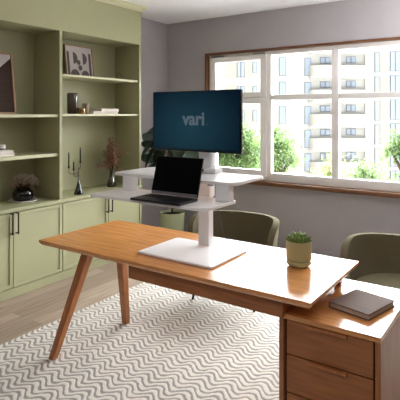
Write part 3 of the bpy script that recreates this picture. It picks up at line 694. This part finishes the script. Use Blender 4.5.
for dy, zc, ln in cnd: MB().lathe([(0.0068, 0), (0.0068, ln), (0.003, ln + 0.006), (0.0008, ln + 0.012)], (X0, Y0 + dy, Z0 + zc + 0.012), 12).build('candle', 'gloss', t, smooth=True, label='dark taper candle')
c = (-3.69, 3.705, 0.7355)
tag(MB().lathe([(0.038, 0.0), (0.044, 0.006), (0.046, 0.035), (0.034, 0.075), (0.022, 0.12), (0.019, 0.17), (0.024, 0.205), (0.022, 0.205), (0.017, 0.17), (0.020, 0.12), (0.031, 0.075), (0.042, 0.035), (0.038, 0.012), (0.0, 0.010)], c, 32).build('glass_vase', 'vaseglass', smooth=True), 'slim clear glass vase holding rust-brown branches on the countertop', 'vase')
t = thing('dried_branches', 'airy spray of dried rust-brown leafy branches in the clear glass vase', 'dried branches', (c[0], c[1], c[2] + 0.014))
st = MB(); lf = MB()
for i in range(36):
    a = random.random() * 2 * PI; sp_ = random.uniform(0.03, 0.20); h = random.uniform(0.26, 0.57) - sp_ * 0.5
    p0 = Vector((c[0] + random.uniform(-.006, .006), c[1] + random.uniform(-.006, .006), c[2] + 0.016)); p1 = Vector((c[0] + 0.012 * math.cos(a), c[1] + 0.012 * math.sin(a), c[2] + 0.19))
    p3 = Vector((max(XL + 0.05, c[0] + sp_ * math.cos(a) * 0.8), min(3.91, c[1] + 0.01 + sp_ * math.sin(a)), c[2] + h)); p2 = p1.lerp(p3, 0.5) + Vector((0, 0, 0.03))
    st.tube([p0, p1, p2, p3], [0.0022, 0.002, 0.0014, 0.0007], 5)
    for q in range(60):
        u = random.uniform(0.15, 1.0); pt = p1.lerp(p2, u * 2) if u < 0.5 else p2.lerp(p3, u * 2 - 1)
        dv = Vector((random.gauss(0, 1), random.gauss(0, 1), random.gauss(0.3, 0.8))).normalized(); pt = pt + dv * random.uniform(0, 0.022)
        lf.leaf(pt, dv, random.uniform(0.014, 0.028), random.uniform(0.011, 0.018), 0.2, seg=2)
st.build('twigs', 'twig', t); lf.build('dried_leaves', 'rust', t, recalc=False)

# ------------------------------------------------------------------ outside: apartment building, trees, courtyard
struct(bx(-120, 6.5, -10.3, 90, 130, -10.0).build('ground', 'ground'))
BD = 53.0; PXM = BD / 478.0
b = thing('apartment_building', 'cream apartment building with stacked balconies seen through the window', 'building', FW * BD + Vector((0, 0, -10)), TH, local=True)
def ba(px): return (px - 200) * PXM
def bz(py): return 1.51 - (py - 114.6) * PXM + 10
def bbox(m_, x0, y0p, x1, y1p, d0, d1): return m_.box(ba(x0), d0, bz(y1p), ba(x1), d1, bz(y0p))
m = MB(); m.box(ba(40), 0, 0, ba(620), 9, bz(8)); m.build('facade', 'facade', b)
m = MB(); m.box(ba(40), -0.3, bz(8), ba(620), 9.3, bz(8) + 0.4); m.build('roof', 'parapet', b)
def ext_window(x0, y0p, x1, y1p, nm=1):
    f = MB(); bbox(f, x0, y0p, x1, y1p, -0.06, 0.02)
    fo_ = f.build('window', 'extframe', b); g = MB(); wd = (x1 - x0); e = 0.55
    n_ = nm
    for i in range(n_):
        bbox(g, x0 + wd * i / n_ + e, y0p + e, x0 + wd * (i + 1) / n_ - e, y1p - e, -0.09, -0.055)
    g.build('pane', 'extglass', fo_)
FL = [9.0, 33.0, 57.3, 81.5, 105.6, 129.3, 152.7, 176.5]
for y in FL:
    ext_window(320, y, 330, y + 6.2, 2); ext_window(346, y - 0.8, 355.5, y + 5.8, 2)
    ext_window(304.5, y + 0.6, 311, y + 18.6); ext_window(279, y + 0.2, 286, y + 18.6)
    ext_window(374.5, y - 5, 379.8, y + 15); ext_window(390, y - 6, 400, y + 14, 2); ext_window(417, y - 6, 423, y + 14)
    m = MB(); bbox(m, 380.2, y - 5, 389.6, y + 15, -0.04, 0.02); m.build('wall_panel', 'beige', b)
    m = MB(); bbox(m, 400.4, y - 5, 409, y + 15, -0.04, 0.02); m.build('wall_panel', 'beige', b)
    ext_window(237, y + 4.5, 244.5, y + 20, 2); ext_window(252.6, y + 4.5, 257, y + 16)
    m = MB(); bbox(m, 225, y + 3, 236.6, y + 21, -0.04, 0.02); m.build('wall_panel', 'beige', b)
    m = MB(); bbox(m, 245, y + 3, 252, y + 21, -0.04, 0.02); m.build('wall_panel', 'beige', b)
    # balcony: slab and solid parapet, rounded at the left corner
    x0, x1, dp, rr = ba(309), ba(364), 0.8, 0.7
    outl = [(x0, 0)] + [(x0 + rr - rr * math.cos(R(a)), -dp + rr - rr * math.sin(R(a))) for a in range(0, 91, 15)] + [(x1, -dp), (x1, 0)]
    inl = [(x1 - 0.12, 0), (x1 - 0.12, -dp + 0.12)] + [(x0 + rr - (rr - 0.12) * math.cos(R(a)), -dp + rr - (rr - 0.12) * math.sin(R(a))) for a in range(90, -1, -15)] + [(x0 + 0.12, 0)]
    zs_, zp = bz(y + 21.0), bz(y + 8.6)
    bal = MB().slab(outl, zs_ - 0.05, zs_ + 0.18).build('balcony', 'facade', b)
    MB().slab(outl + inl, zs_ + 0.18, zp).build('parapet', 'parapet', bal)
m = MB(); m.tube([(ba(365), -0.12, 0), (ba(365), -0.12, bz(8))], 0.09, 8); m.build('downpipe', 'parapet', b)

def tree(cxp, cyp, rxp, ryp, dist, n_, mt, label, dens=1.0, leafs=0.12):
    a = (cxp - 200) / 478 * dist; zc = 1.51 - (cyp - 114.6) / 478 * dist; rx, rz = rxp / 478 * dist, ryp / 478 * dist
    base = FW * dist + RT * a
    t = thing('tree', label, 'tree', (base.x, base.y, -10), group='trees outside the window')
    lf = MB(); cl = []
    for q in range(int(14 * dens) + 4):
        u = Vector((random.gauss(0, 1), random.gauss(0, 1), random.gauss(0, 1))).normalized() * random.random() ** 0.45
        cl.append(Vector((base.x + u.x * rx * 0.8, base.y + u.y * rx * 0.8, zc + u.z * rz * 0.85)))
    for q in range(n_):
        cc = random.choice(cl); p_ = cc + Vector((random.gauss(0, 1), random.gauss(0, 1), random.gauss(0, 0.9))) * rx * 0.22
        dv = Vector((random.gauss(0, 1), random.gauss(0, 1), random.gauss(-0.2, 0.7))).normalized()
        lf.leaf(p_, dv, leafs * random.uniform(0.7, 1.3), leafs * 0.55, 0.2, seg=2)
    lf.build('foliage', mt, t, recalc=False)
    tk = MB(); tk.tube([(base.x, base.y, -10), (base.x + 0.1, base.y, zc - rz * 1.2), (base.x, base.y, zc + rz * 0.4)], [0.22, 0.16, 0.04], 8)
    for cc in cl[:9]: tk.tube([(base.x + 0.08, base.y, zc - rz * 1.0), (base.x + (cc.x - base.x) * 0.5, base.y + (cc.y - base.y) * 0.5, zc - rz * 0.4), tuple(cc)], [0.05, 0.035, 0.012], 6)
    tk.build('trunk', 'bark', t)
tree(238, 148, 30, 50, 15, 9500, 'leafg', 'dense green tree behind the opening window casement', 1.5)
tree(278, 152, 23, 40, 19, 4600, 'leafg', 'green tree behind the left half of the middle window light', 1.2)
tree(330, 182, 26, 28, 16, 1800, 'leafy', 'thin yellow-green treetop rising in front of the balconies', 1.0)
tree(372, 186, 26, 26, 14, 2200, 'leafg', 'light green treetop low in the right window light', 1.0)
tree(408, 150, 22, 40, 9, 1800, 'leafg', 'loose leafy tree at the right end of the window view', 1.2, 0.09)
